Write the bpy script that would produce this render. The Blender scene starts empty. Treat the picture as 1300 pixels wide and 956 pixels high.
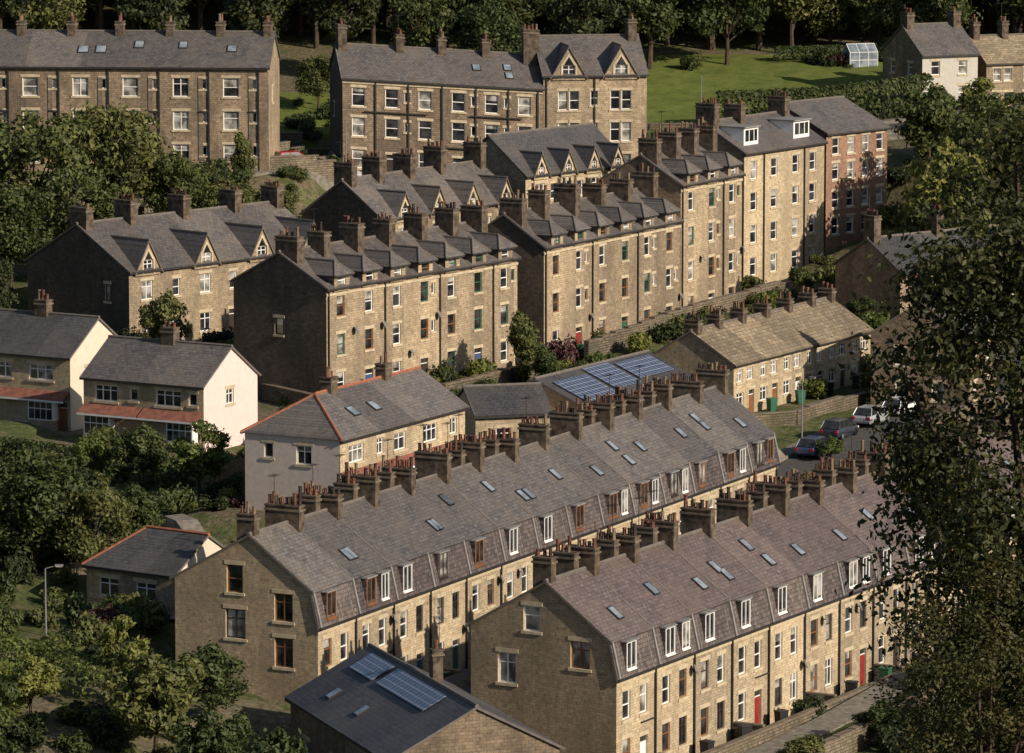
import bpy, math, random
import numpy as np
from mathutils import Vector
random.seed(7)
S=bpy.context.scene
COL=S.collection
# ------------------------------------------------------------------ materials
MATS={}
def newmat(name):
    m=bpy.data.materials.new(name); m.use_nodes=True
    nt=m.node_tree; b=nt.nodes['Principled BSDF']
    MATS[name]=m
    return m,nt,b
def N(nt,t,**kw):
    n=nt.nodes.new(t)
    for k,v in kw.items():
        if k in n.inputs.keys(): n.inputs[k].default_value=v
        else: setattr(n,k,v)
    return n
def c4(c): return (c[0],c[1],c[2],1)
def ramp(nt,fac,stops):
    r=nt.nodes.new('ShaderNodeValToRGB')
    e=r.color_ramp.elements
    e[0].position=stops[0][0]; e[0].color=c4(stops[0][1])
    e[1].position=stops[-1][0]; e[1].color=c4(stops[-1][1])
    for p,c in stops[1:-1]:
        q=e.new(p); q.color=c4(c)
    nt.links.new(fac,r.inputs[0]); return r
def mix(nt,f,a,b,mode='MIX'):
    m=nt.nodes.new('ShaderNodeMix'); m.data_type='RGBA'; m.blend_type=mode
    if isinstance(f,float): m.inputs[0].default_value=f
    else: nt.links.new(f,m.inputs[0])
    for s,i in ((a,6),(b,7)):
        if isinstance(s,tuple): m.inputs[i].default_value=c4(s)
        else: nt.links.new(s,m.inputs[i])
    return m.outputs[2]
def plain(name,c,rough=.7,spec=.3,var=.15,metal=0):
    m,nt,b=newmat(name)
    tc=N(nt,'ShaderNodeTexCoord'); no=N(nt,'ShaderNodeTexNoise',Scale=2.5,Detail=5.0)
    nt.links.new(tc.outputs['Object'],no.inputs['Vector'])
    r=ramp(nt,no.outputs[0],[(.3,tuple(x*(1-var) for x in c)),(.7,tuple(min(1,x*(1+var)) for x in c))])
    nt.links.new(r.outputs[0],b.inputs['Base Color'])
    b.inputs['Roughness'].default_value=rough; b.inputs['Specular IOR Level'].default_value=spec
    b.inputs['Metallic'].default_value=metal
    return m
def coursed(name,c1,c2,mort,bw,rh,zs,soot,sootamt=.6,bump=.5,rough=.85,ms=.02,roof=False,house=.4,pitch=5.0,spec=.25):
    m,nt,b=newmat(name); L=nt.links
    tc=N(nt,'ShaderNodeTexCoord'); sp=N(nt,'ShaderNodeSeparateXYZ'); L.new(tc.outputs['Object'],sp.inputs[0])
    cb=N(nt,'ShaderNodeCombineXYZ')
    if roof: L.new(sp.outputs[0],cb.inputs[0])
    else:
        ad=N(nt,'ShaderNodeMath',operation='ADD'); L.new(sp.outputs[0],ad.inputs[0]); L.new(sp.outputs[1],ad.inputs[1]); L.new(ad.outputs[0],cb.inputs[0])
    mu=N(nt,'ShaderNodeMath',operation='MULTIPLY'); mu.inputs[1].default_value=zs; L.new(sp.outputs[2],mu.inputs[0]); L.new(mu.outputs[0],cb.inputs[1])
    br=N(nt,'ShaderNodeTexBrick'); L.new(cb.outputs[0],br.inputs['Vector'])
    br.inputs['Color1'].default_value=c4(c1); br.inputs['Color2'].default_value=c4(c2); br.inputs['Mortar'].default_value=c4(mort)
    br.inputs['Scale'].default_value=1; br.inputs['Mortar Size'].default_value=ms; br.inputs['Brick Width'].default_value=bw; br.inputs['Row Height'].default_value=rh
    br.inputs['Mortar Smooth'].default_value=.3
    n1=N(nt,'ShaderNodeTexNoise',Scale=3.2,Detail=6.0,Roughness=.8); L.new(tc.outputs['Object'],n1.inputs['Vector'])
    r1=ramp(nt,n1.outputs[0],[(.3,(.42,.43,.46)),(.5,(1,1,1)),(.72,(1.45,1.4,1.3))])
    a=mix(nt,1.0,br.outputs[0],r1.outputs[0],'MULTIPLY')
    mp=N(nt,'ShaderNodeMapping'); mp.inputs['Scale'].default_value=(1,1,.4); L.new(tc.outputs['Object'],mp.inputs[0])
    oi=N(nt,'ShaderNodeObjectInfo'); L.new(oi.outputs['Random'],mp.inputs['Location'])
    n2=N(nt,'ShaderNodeTexNoise',Scale=.42,Detail=9.0,Roughness=.72); L.new(mp.outputs[0],n2.inputs['Vector'])
    r2=ramp(nt,n2.outputs[0],[(.40,(0,0,0)),(.60,(1,1,1))])
    mm=N(nt,'ShaderNodeMath',operation='MULTIPLY'); mm.inputs[1].default_value=sootamt; L.new(r2.outputs[0],mm.inputs[0])
    a=mix(nt,mm.outputs[0],a,soot)
    dv=N(nt,'ShaderNodeMath',operation='DIVIDE'); dv.inputs[1].default_value=pitch; L.new(sp.outputs[0],dv.inputs[0])
    fl=N(nt,'ShaderNodeMath',operation='FLOOR'); L.new(dv.outputs[0],fl.inputs[0])
    a2=N(nt,'ShaderNodeMath',operation='MULTIPLY_ADD'); L.new(oi.outputs['Random'],a2.inputs[0]); a2.inputs[1].default_value=57.3; L.new(fl.outputs[0],a2.inputs[2])
    wn=N(nt,'ShaderNodeTexWhiteNoise'); wn.noise_dimensions='1D'; L.new(a2.outputs[0],wn.inputs['W'])
    rh_=ramp(nt,wn.outputs[0],[(0,(1-house*.75,1-house*.74,1-house*.68)),(1,(1+house*.4,1+house*.38,1+house*.33))])
    a=mix(nt,1.0,a,rh_.outputs[0],'MULTIPLY')
    L.new(a,b.inputs['Base Color'])
    b.inputs['Roughness'].default_value=rough; b.inputs['Specular IOR Level'].default_value=spec
    ad2=N(nt,'ShaderNodeMath',operation='SUBTRACT'); L.new(n1.outputs[0],ad2.inputs[0]); L.new(br.outputs['Fac'],ad2.inputs[1])
    bp=N(nt,'ShaderNodeBump'); bp.inputs['Strength'].default_value=bump; bp.inputs['Distance'].default_value=.04
    L.new(ad2.outputs[0],bp.inputs['Height']); L.new(bp.outputs[0],b.inputs['Normal'])
    return m
coursed('gritstone',(.50,.39,.255),(.36,.275,.18),(.26,.20,.135),.4,.18,1,(.15,.118,.085),.6,ms=.012)
coursed('gritstone_light',(.61,.49,.325),(.47,.37,.24),(.36,.285,.19),.38,.17,1,(.25,.195,.13),.55,ms=.012)
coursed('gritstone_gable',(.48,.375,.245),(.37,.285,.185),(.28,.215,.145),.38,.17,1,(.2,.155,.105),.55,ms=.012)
coursed('gritstone_shaded',(.17,.13,.096),(.11,.086,.064),(.07,.056,.044),.4,.18,1,(.045,.038,.033),.6,ms=.012)  # darker, sootier gritstone for gables; their shade is put into the colour
coursed('gritstone_brown',(.38,.285,.19),(.25,.185,.125),(.16,.12,.085),.4,.19,1,(.095,.075,.056),.65,ms=.012)
coursed('brick_red',(.44,.235,.155),(.33,.17,.11),(.25,.18,.13),.3,.11,1,(.2,.125,.09),.5)
coursed('rubble_wall',(.30,.235,.16),(.18,.14,.1),(.07,.06,.05),.4,.2,1,(.08,.08,.045),.6,bump=.8)
coursed('slate',(.158,.145,.138),(.098,.089,.086),(.05,.046,.044),.42,.3,2,(.185,.15,.12),.5,roof=True,rough=.52,spec=.5,house=.35)
coursed('slate_purple',(.168,.132,.125),(.105,.083,.08),(.05,.041,.04),.42,.3,2,(.185,.135,.112),.5,roof=True,rough=.52,spec=.5,house=.3)
coursed('slate_dark',(.088,.085,.087),(.062,.06,.063),(.032,.032,.032),.42,.3,2,(.12,.102,.085),.4,roof=True,rough=.55,spec=.45)
coursed('stone_slate',(.38,.30,.20),(.23,.18,.12),(.08,.06,.045),.6,.38,2,(.17,.14,.095),.6,roof=True,bump=.8)
coursed('hung_slate',(.18,.145,.135),(.08,.065,.062),(.035,.03,.03),.32,.26,1,(.15,.115,.1),.4,roof=True,rough=.55,spec=.4)
plain('dressed_stone',(.50,.41,.28),.85,.2,.2)
plain('dressed_dark',(.17,.135,.1),.85,.2,.3)
plain('chimney_stone',(.105,.08,.058),.9,.2,.6)
plain('pot_red',(.15,.068,.045),.8,.2,.4)
plain('pot_buff',(.2,.14,.09),.8,.2,.3)
plain('pot_dark',(.05,.035,.03),.8,.2,.3)
plain('ridge_tile',(.15,.13,.115),.85,.2,.2)
plain('ridge_red',(.32,.12,.07),.85,.2,.2)
plain('red_tile',(.24,.10,.07),.8,.2,.3)
plain('white_paint',(.8,.78,.75),.5,.3,.05)
plain('brown_paint',(.22,.095,.04),.5,.3,.2)
plain('dark_paint',(.04,.03,.025),.5,.3,.2)
plain('green_paint',(.03,.12,.07),.5,.3,.2)
plain('blue_paint',(.05,.09,.2),.5,.3,.2)
plain('red_paint',(.25,.03,.025),.5,.3,.2)
plain('render_pink',(.72,.58,.53),.9,.2,.06)
plain('render_cream',(.66,.58,.46),.9,.2,.06)
plain('render_buff',(.60,.50,.43),.9,.2,.1)
plain('render_grey',(.5,.47,.41),.9,.2,.08)
plain('pipe',(.03,.028,.027),.5,.4,.2)
plain('lead',(.24,.23,.22),.6,.3,.2)
plain('timber',(.2,.14,.08),.8,.2,.3)
plain('asphalt',(.085,.08,.075),.9,.2,.25)
plain('paving',(.2,.178,.145),.9,.2,.35)
plain('bark',(.075,.055,.04),.95,.1,.4)
plain('tyre',(.02,.02,.02),.8,.2,.1)
plain('hub',(.4,.4,.4),.35,.5,.05,.8)
plain('lamp_metal',(.2,.2,.2),.5,.4,.1)
plain('lampglass',(.7,.68,.6),.2,.5,.05)
plain('taillight',(.4,.02,.02),.3,.5,.05)
plain('bin_black',(.025,.025,.028),.5,.3,.1)
for nm,c in (('car_red',(.5,.02,.02)),('car_white',(.75,.75,.74)),('car_silver',(.42,.43,.44)),('car_dark',(.03,.035,.05)),('car_blue',(.04,.06,.13))):
    m=plain(nm,c,.28,.5,.03,.2 if 'silver' in nm else 0); m.node_tree.nodes['Principled BSDF'].inputs['Coat Weight'].default_value=.6
def glass(name,c1,c2,rough=.07):
    m,nt,b=newmat(name)
    tc=N(nt,'ShaderNodeTexCoord'); no=N(nt,'ShaderNodeTexNoise',Scale=1.1,Detail=2.0); nt.links.new(tc.outputs['Object'],no.inputs['Vector'])
    r=ramp(nt,no.outputs[0],[(.4,c1),(.62,c2)]); nt.links.new(r.outputs[0],b.inputs['Base Color'])
    b.inputs['Roughness'].default_value=rough; b.inputs['Specular IOR Level'].default_value=.7
glass('glass',(.012,.013,.015),(.05,.052,.055))
glass('glass_curtain',(.10,.095,.085),(.45,.43,.39),.12)
glass('skylight_glass',(.16,.19,.22),(.3,.34,.38),.12)
m,nt,b=newmat('solar')
tc=N(nt,'ShaderNodeTexCoord'); sp=N(nt,'ShaderNodeSeparateXYZ'); nt.links.new(tc.outputs['Object'],sp.inputs[0])
cb=N(nt,'ShaderNodeCombineXYZ'); nt.links.new(sp.outputs[0],cb.inputs[0])
mu=N(nt,'ShaderNodeMath',operation='MULTIPLY'); mu.inputs[1].default_value=2.; nt.links.new(sp.outputs[2],mu.inputs[0]); nt.links.new(mu.outputs[0],cb.inputs[1])
br=N(nt,'ShaderNodeTexBrick'); nt.links.new(cb.outputs[0],br.inputs['Vector']); br.offset=0
br.inputs['Color1'].default_value=(.06,.08,.13,1); br.inputs['Color2'].default_value=(.08,.10,.16,1); br.inputs['Mortar'].default_value=(.4,.42,.45,1)
br.inputs['Scale'].default_value=1; br.inputs['Mortar Size'].default_value=.018; br.inputs['Brick Width'].default_value=.5; br.inputs['Row Height'].default_value=.4
nt.links.new(br.outputs[0],b.inputs['Base Color']); b.inputs['Roughness'].default_value=.18; b.inputs['Specular IOR Level'].default_value=.8
def leafmat(name,dark,mid,light,transl=.25):
    m,nt,b=newmat(name); L=nt.links
    g=N(nt,'ShaderNodeNewGeometry'); tc=N(nt,'ShaderNodeTexCoord'); oi=N(nt,'ShaderNodeObjectInfo')
    no=N(nt,'ShaderNodeTexNoise',Scale=.55,Detail=3.0); L.new(tc.outputs['Object'],no.inputs['Vector'])
    s=N(nt,'ShaderNodeMath',operation='MULTIPLY_ADD'); L.new(g.outputs['Random Per Island'],s.inputs[0]); s.inputs[1].default_value=.45
    s2=N(nt,'ShaderNodeMath',operation='MULTIPLY_ADD'); L.new(no.outputs[0],s2.inputs[0]); s2.inputs[1].default_value=.9; s2.inputs[2].default_value=-.2
    L.new(s2.outputs[0],s.inputs[2])
    r=ramp(nt,s.outputs[0],[(.15,dark),(.5,mid),(.85,light)])
    hs=N(nt,'ShaderNodeHueSaturation'); L.new(r.outputs[0],hs.inputs['Color'])
    hm=N(nt,'ShaderNodeMapRange'); hm.inputs['To Min'].default_value=.455; hm.inputs['To Max'].default_value=.515; L.new(oi.outputs['Random'],hm.inputs['Value']); L.new(hm.outputs[0],hs.inputs['Hue'])
    vm=N(nt,'ShaderNodeMapRange'); vm.inputs['To Min'].default_value=1.35; vm.inputs['To Max'].default_value=.7; L.new(oi.outputs['Random'],vm.inputs['Value']); L.new(vm.outputs[0],hs.inputs['Value'])
    L.new(hs.outputs[0],b.inputs['Base Color']); b.inputs['Roughness'].default_value=.55; b.inputs['Specular IOR Level'].default_value=.3
    t=N(nt,'ShaderNodeBsdfTranslucent'); L.new(hs.outputs[0],t.inputs['Color'])
    ms=N(nt,'ShaderNodeMixShader'); ms.inputs[0].default_value=transl
    L.new(b.outputs[0],ms.inputs[1]); L.new(t.outputs[0],ms.inputs[2])
    L.new(ms.outputs[0],nt.nodes['Material Output'].inputs[0])
leafmat('leaf',(.035,.052,.017),(.082,.108,.032),(.165,.185,.058),.3)
leafmat('leaf_dark',(.016,.028,.011),(.04,.057,.02),(.085,.10,.032))
leafmat('leaf_bright',(.065,.095,.022),(.13,.17,.04),(.23,.26,.07),.3)
leafmat('leaf_near',(.02,.027,.009),(.045,.055,.016),(.12,.115,.034),.3)
leafmat('leaf_purple',(.04,.02,.018),(.08,.04,.035),(.13,.07,.05))
m,nt,b=newmat('ground_mat'); L=nt.links
tc=N(nt,'ShaderNodeTexCoord'); n1=N(nt,'ShaderNodeTexNoise',Scale=.13,Detail=8.0,Roughness=.7); n2=N(nt,'ShaderNodeTexNoise',Scale=2.2,Detail=6.0,Roughness=.7)
for n in (n1,n2): L.new(tc.outputs['Object'],n.inputs['Vector'])
r1=ramp(nt,n1.outputs[0],[(.35,(.06,.08,.025)),(.48,(.10,.11,.045)),(.55,(.16,.13,.085))]); r2=ramp(nt,n2.outputs[0],[(.3,(.45,.45,.45)),(.7,(1.5,1.5,1.4))])
L.new(mix(nt,1.0,r1.outputs[0],r2.outputs[0],'MULTIPLY'),b.inputs['Base Color']); b.inputs['Roughness'].default_value=.95; b.inputs['Specular IOR Level'].default_value=.1
bp=N(nt,'ShaderNodeBump'); bp.inputs['Strength'].default_value=.8; bp.inputs['Distance'].default_value=.2; L.new(n2.outputs[0],bp.inputs['Height']); L.new(bp.outputs[0],b.inputs['Normal'])
m,nt,b=newmat('lawn_mat'); L=nt.links
tc=N(nt,'ShaderNodeTexCoord'); n2=N(nt,'ShaderNodeTexNoise',Scale=.5,Detail=9.0,Roughness=.8); L.new(tc.outputs['Object'],n2.inputs['Vector'])
r2=ramp(nt,n2.outputs[0],[(.3,(.06,.085,.02)),(.5,(.125,.15,.035)),(.7,(.19,.2,.055))]); L.new(r2.outputs[0],b.inputs['Base Color']); b.inputs['Roughness'].default_value=.95; b.inputs['Specular IOR Level'].default_value=.1
bp=N(nt,'ShaderNodeBump'); bp.inputs['Strength'].default_value=.8; bp.inputs['Distance'].default_value=.15; L.new(n2.outputs[0],bp.inputs['Height']); L.new(bp.outputs[0],b.inputs['Normal'])
# ------------------------------------------------------------------ mesh builder
class MB:
    def __init__(s): s.v=[]; s.f=[]; s.m=[]; s.mats=[]
    def mi(s,mat):
        if mat not in s.mats: s.mats.append(mat)
        return s.mats.index(mat)
    def poly(s,pts,mat):
        i=len(s.v); s.v+= [tuple(p) for p in pts]; s.f.append(tuple(range(i,i+len(pts)))); s.m.append(s.mi(mat))
    def ob(s,o,ux,uz,n,u0,u1,z0,z1,d0,d1,mat):
        o=Vector(o); i=len(s.v)
        for d in (d0,d1):
            for (u,z) in ((u0,z0),(u1,z0),(u1,z1),(u0,z1)):
                s.v.append(tuple(o+ux*u+uz*z+n*d))
        k=s.mi(mat)
        for f in ((0,1,2,3),(4,5,6,7),(0,1,5,4),(1,2,6,5),(2,3,7,6),(3,0,4,7)):
            s.f.append(tuple(i+q for q in f)); s.m.append(k)
    def box(s,x0,x1,y0,y1,z0,z1,mat):
        s.ob((0,0,0),X,Z,Y,x0,x1,z0,z1,y0,y1,mat)
    def tube(s,p0,p1,r0,r1,mat,n=7,cap=True):
        p0=Vector(p0); p1=Vector(p1); d=(p1-p0).normalized()
        a=d.orthogonal().normalized(); b=d.cross(a); i=len(s.v); k=s.mi(mat)
        for p,r in ((p0,r0),(p1,r1)):
            for j in range(n):
                t=2*math.pi*j/n; s.v.append(tuple(p+a*math.cos(t)*r+b*math.sin(t)*r))
        for j in range(n):
            s.f.append((i+j,i+(j+1)%n,i+n+(j+1)%n,i+n+j)); s.m.append(k)
        if cap: 
            s.f.append(tuple(i+n+j for j in range(n))); s.m.append(k)
            s.f.append(tuple(i+j for j in range(n))); s.m.append(k)
    def obj(s,name,parent=None,loc=None,rot=0,smooth=False):
        me=bpy.data.meshes.new(name); me.from_pydata(s.v,[],s.f)
        for q in s.mats: me.materials.append(MATS[q])
        me.polygons.foreach_set('material_index',s.m)
        if smooth: me.polygons.foreach_set('use_smooth',[True]*len(s.f))
        me.update()
        o=bpy.data.objects.new(name,me); COL.objects.link(o)
        if parent: o.parent=parent
        if loc is not None: o.location=loc; o.rotation_euler=(0,0,rot)
        return o
X=Vector((1,0,0)); Y=Vector((0,1,0)); Z=Vector((0,0,1))
def clip(poly,p,q):
    out=[]
    def side(a): return (q[0]-p[0])*(a[1]-p[1])-(q[1]-p[1])*(a[0]-p[0])
    for i in range(len(poly)):
        a=poly[i]; b=poly[(i+1)%len(poly)]; sa,sb=side(a),side(b)
        if sa>=-1e-7: out.append(a)
        if (sa>1e-7 and sb<-1e-7) or (sa<-1e-7 and sb>1e-7):
            t=sa/(sa-sb); out.append((a[0]+(b[0]-a[0])*t,a[1]+(b[1]-a[1])*t))
    return out
def wall(mb,o,ux,n,poly,holes,mat):
    us=sorted(set([min(p[0] for p in poly),max(p[0] for p in poly)]+[h[0] for h in holes]+[h[1] for h in holes]))
    zs=sorted(set([min(p[1] for p in poly),max(p[1] for p in poly)]+[h[2] for h in holes]+[h[3] for h in holes]))
    o=Vector(o)
    for i in range(len(us)-1):
        for j in range(len(zs)-1):
            cu=(us[i]+us[i+1])/2; cz=(zs[j]+zs[j+1])/2
            if any(h[0]<cu<h[1] and h[2]<cz<h[3] for h in holes): continue
            c=[(us[i],zs[j]),(us[i+1],zs[j]),(us[i+1],zs[j+1]),(us[i],zs[j+1])]
            for k in range(len(poly)):
                c=clip(c,poly[k],poly[(k+1)%len(poly)])
                if len(c)<3: break
            if len(c)>=3: mb.poly([o+ux*p[0]+Z*p[1] for p in c],mat)
def window(B,o,ux,n,h,wallm,trim,frames):
    u0,u1,z0,z1=h[:4]; kind=h[4] if len(h)>4 else 'sash'; o=Vector(o)
    W=B['walls']; F=B['window_frames']; G=B['window_glass']
    D=-.17
    for a,b_ in (((u0,z0),(u1,z0)),((u1,z0),(u1,z1)),((u1,z1),(u0,z1)),((u0,z1),(u0,z0))):
        W.poly([o+ux*a[0]+Z*a[1],o+ux*b_[0]+Z*b_[1],o+ux*b_[0]+Z*b_[1]+n*D,o+ux*a[0]+Z*a[1]+n*D],trim or wallm)
    fm=h[5] if len(h)>5 else random.choice(frames)
    if kind=='door':
        dm=random.choice(['blue_paint','red_paint','green_paint','dark_paint','brown_paint','white_paint','white_paint'])
        F.ob(o,ux,Z,n,u0,u1,z0,z1-.45,D-.03,D+.04,dm)
        F.ob(o,ux,Z,n,u0+.2,u1-.2,z0+.3,z0+.9,D+.04,D+.06,dm)
        G.ob(o,ux,Z,n,u0+.05,u1-.05,z1-.4,z1-.03,D-.02,D,'glass')
        F.ob(o,ux,Z,n,u0,u1,z1-.45,z1-.39,D-.03,D+.05,fm)
    else:
        fw=.075
        G.poly([o+ux*a+Z*b_+n*(D+.01) for a,b_ in ((u0,z0),(u1,z0),(u1,z1),(u0,z1))],'glass' if random.random()<.7 else 'glass_curtain')
        if random.random()<.3:
            q=z1-(z1-z0)*random.uniform(.2,.5); G.poly([o+ux*a+Z*b_+n*(D+.016) for a,b_ in ((u0,q),(u1,q),(u1,z1),(u0,z1))],'glass_curtain')
        F.ob(o,ux,Z,n,u0,u0+fw,z0,z1,D,D+.07,fm); F.ob(o,ux,Z,n,u1-fw,u1,z0,z1,D,D+.07,fm)
        F.ob(o,ux,Z,n,u0+fw,u1-fw,z0,z0+fw,D,D+.068,fm); F.ob(o,ux,Z,n,u0+fw,u1-fw,z1-fw,z1,D,D+.068,fm)
        if kind in('sash','sash2'):
            zm=z0+(z1-z0)*random.choice([.5,.5,.62]); F.ob(o,ux,Z,n,u0+fw,u1-fw,zm-.035,zm+.035,D,D+.06,fm)
        if kind in('case','sash2') : 
            um=(u0+u1)/2; F.ob(o,ux,Z,n,um-.04,um+.04,z0+fw,z1-fw,D,D+.062,fm)
        if kind=='case3':
            for t in (1/3,2/3):
                um=u0+(u1-u0)*t; F.ob(o,ux,Z,n,um-.04,um+.04,z0+fw,z1-fw,D,D+.062,fm)
        if kind in('case','case3'):
            zm=z0+(z1-z0)*.68; F.ob(o,ux,Z,n,u0+fw,u1-fw,zm-.03,zm+.03,D,D+.058,fm)
    if trim:
        W.ob(o,ux,Z,n,u0-.16,u1+.16,z1+.002,z1+.25,-.02,.03,trim)
        if kind!='door': W.ob(o,ux,Z,n,u0-.14,u1+.14,z0-.17,z0-.002,-.02,.075,trim)
FOOT=[]
def chimney(B,x,y,zb,zt,sx,sy,np_,pot=('pot_red','pot_dark','pot_red','pot_buff'),mat='chimney_stone'):
    C=B['chimneys']
    C.box(x-sx/2,x+sx/2,y-sy/2,y+sy/2,zb,zt,mat)
    C.box(x-sx/2-.07,x+sx/2+.07,y-sy/2-.07,y+sy/2+.07,zt-.28,zt-.16,'dressed_dark')
    C.box(x-sx/2-.05,x+sx/2+.05,y-sy/2-.05,y+sy/2+.05,zt+.001,zt+.1,mat)
    for i in range(np_):
        if random.random()<.12: continue
        if sy>=sx: px=x+random.uniform(-.05,.05); py=y-sy/2+sy*(i+.5)/np_
        else: py=y; px=x-sx/2+sx*(i+.5)/np_
        h=random.choice([.3,.4,.45,.5,.7]); p=random.choice(pot); r=random.uniform(.11,.14)
        C.tube((px,py,zt+.08),(px,py,zt+.1+h),r,r*.8,p,7)
        C.tube((px,py,zt+.06+h),(px,py,zt+.13+h),r*1.05,r*1.05,p,7)
    if random.random()<.3:
        C.tube((x,y+sy*.3,zt-.6),(x,y+sy*.3,zt+1.9),.025,.02,'pipe',4); C.tube((x-.5,y+sy*.3,zt+1.8),(x+.5,y+sy*.3,zt+1.8),.018,.018,'pipe',4)
        for k in (-.4,-.15,.1,.35): C.tube((x+k,y+sy*.3-.3,zt+1.82),(x+k,y+sy*.3+.3,zt+1.82),.014,.014,'pipe',4)
def building(name,loc,a,L,W,H,rise,front=(),left=(),right=(),mat='gritstone',gmat=None,roof='slate',trim='dressed_stone',frames=('white_paint',),
             chims=(),mansard=None,ridge_y=None,back_h=None,hip=0,dorm=(),gablets=(),sky=(),solar=(),slope=0,ridge='ridge_tile',pipes=(),ov=.28,extra=None,boxd=(),hipL=None,hipR=None,found=5,reg=True,rgmat=None):
    a=math.radians(a)
    e=bpy.data.objects.new(name,None); COL.objects.link(e); e.location=loc; e.rotation_euler=(0,0,a); e.empty_display_size=.5
    B={k:MB() for k in ('walls','roof','window_frames','window_glass','chimneys','gutters','fittings')}
    ry=ridge_y if ridge_y else W/2; HR=H+rise; bh=back_h if back_h is not None else H
    gmat=gmat or mat
    if mansard: prof=[(0,H),(mansard[0],H+mansard[1]),(ry,HR),(W,bh)]
    else: prof=[(0,H),(ry,HR),(W,bh)]
    hL=hip if hipL is None else hipL; hR=hip if hipR is None else hipR
    gp=[(0,-found)]+[(W,-found)]+prof[::-1]
    rp=[(0,-found),(W,-found),(W,bh),(0,H)]
    Wm=B['walls']
    wall(Wm,(0,0,0),X,-Y,[(0,-found),(L,-found),(L,H),(0,H)],front,mat)
    for h in front: window(B,(0,0,0),X,-Y,h,mat,trim,frames)
    wall(Wm,(0,0,0),Y,-X,rp if hL else gp,left,gmat)
    for h in left: window(B,(0,0,0),Y,-X,h,mat,trim,frames)
    wall(Wm,(L,0,0),Y,X,rp if hR else gp,right,rgmat or gmat)
    for h in right: window(B,(L,0,0),Y,X,h,mat,trim,frames)
    wall(Wm,(0,W,0),X,Y,[(0,-found),(L,-found),(L,bh),(0,bh)],[],mat)
    R=B['roof']; T=.14; vo=.16 if not hip else ov
    def slab(p0,p1,x0,x1,x0b,x1b,mt,ext0):
        y0,z0=p0; y1,z1=p1
        dy,dz=y1-y0,z1-z0; l=math.hypot(dy,dz); 
        if ext0: y0-=dy/l*ov; z0-=dz/l*ov
        ny,nz=-dz/l,dy/l
        if nz<0: ny,nz=-ny,-nz
        top=[(x0,y0+ny*T,z0+nz*T),(x1,y0+ny*T,z0+nz*T),(x1b,y1+ny*T,z1+nz*T),(x0b,y1+ny*T,z1+nz*T)]
        bot=[(x0,y0+ny*.005,z0+nz*.005),(x1,y0+ny*.005,z0+nz*.005),(x1b,y1+ny*.005,z1+nz*.005),(x0b,y1+ny*.005,z1+nz*.005)]
        R.poly(top,mt); R.poly(bot[::-1],mt)
        for i in range(4): R.poly([bot[i],bot[(i+1)%4],top[(i+1)%4],top[i]],'ridge_tile' if i in(1,3) else mt)
    xl,xr=-vo,L+vo
    if mansard:
        slab(prof[0],prof[1],xl,xr,xl,xr,'hung_slate',True); slab(prof[1],prof[2],xl,xr,xl,xr,roof,True); slab(prof[3],prof[2],xl,xr,xl,xr,roof,True)
    else:
        slab((0,H),(ry,HR),xl,xr,xl+hL,xr-hR,roof,True); slab((W,bh),(ry,HR),xl,xr,xl+hL,xr-hR,roof,True)
    q=ov/ math.hypot(ry,rise)
    for hh,xx,sg in ((hL,xl,1),(hR,xr,-1)):
        if hh:
            p=[(xx,-ry*q,H-rise*q+T),(xx,W+ry*q,bh-rise*q+T),(xx+sg*hh,ry,HR+T)]
            R.poly(p,roof)
            for i in (0,1): R.tube(p[i],p[2],.1,.1,ridge,5)
    R.tube((xl+hL,ry,HR+T+.02),(xr-hR,ry,HR+T+.02),.13,.13,ridge,6)
    ge=ov*.8
    B['gutters'].box(xl,xr,-ge-.08,-ge+.05,H-.22,H-.10,'pipe')
    for px in pipes:
        B['gutters'].box(px-.055,px+.055,-.14,-.03,-1,H-.2,'pipe')
    if mansard: s0,s1=prof[1],prof[2]
    else: s0,s1=(0,H),(ry,HR)
    sd=Vector((0,s1[0]-s0[0],s1[1]-s0[1])); sl=sd.length; sd/=sl; sn=Vector((0,-sd.z,sd.y)); so=Vector((0,s0[0],s0[1]))
    for (sx_,t,w_,h_) in sky:
        R.ob(so,X,sd,sn,sx_-w_/2,sx_+w_/2,t*sl,t*sl+h_,T,T+.09,'pipe')
        B['window_glass'].ob(so,X,sd,sn,sx_-w_/2+.08,sx_+w_/2-.08,t*sl+.08,t*sl+h_-.08,T+.092,T+.1,'skylight_glass')
    for (sx_,t,w_,h_) in solar:
        nx=max(1,round(w_/1.0)); nz=max(1,round(h_/1.6))
        for i in range(nx):
            for j in range(nz):
                R.ob(so,X,sd,sn,sx_+i*w_/nx+.02,sx_+(i+1)*w_/nx-.02,t*sl+j*h_/nz+.02,t*sl+(j+1)*h_/nz-.02,T+.06,T+.13,'solar')
    for c in chims: chimney(B,*c)
    for (xc,w,hw,hr,hp) in dorm:
        y0=-.16; k=ry/rise; yb=min(ry,(hw+hr)*k); ybw=min(ry,hw*k)+.3
        x0,x1=xc-w/2,xc+w/2; zb=H-.35; zt=H+hw
        hole=(x0+w*.24,x1-w*.24,H-.1,zt-.22,'sash')
        wall(Wm,(0,y0,0),X,-Y,[(x0,zb),(x1,zb),(x1,zt),(x0,zt)],[hole],mat); window(B,(0,y0,0),X,-Y,hole,mat,trim,frames)
        for xx in (x0,x1): Wm.poly([(xx,y0,zb),(xx,ybw,zb),(xx,ybw,zt),(xx,y0,zt)],'hung_slate' if xx==x0 else mat)
        Wm.poly([(x0,y0,zb),(x1,y0,zb),(x1,0.02,zb),(x0,0.02,zb)],mat)
        if not hp: Wm.poly([(x0,y0,zt),(x1,y0,zt),(xc,y0,zt+hr)],mat)
        o_=.28; ya=y0-o_; yr=ya+(w*.5 if hp else 0); ye=ybw+.8
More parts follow.
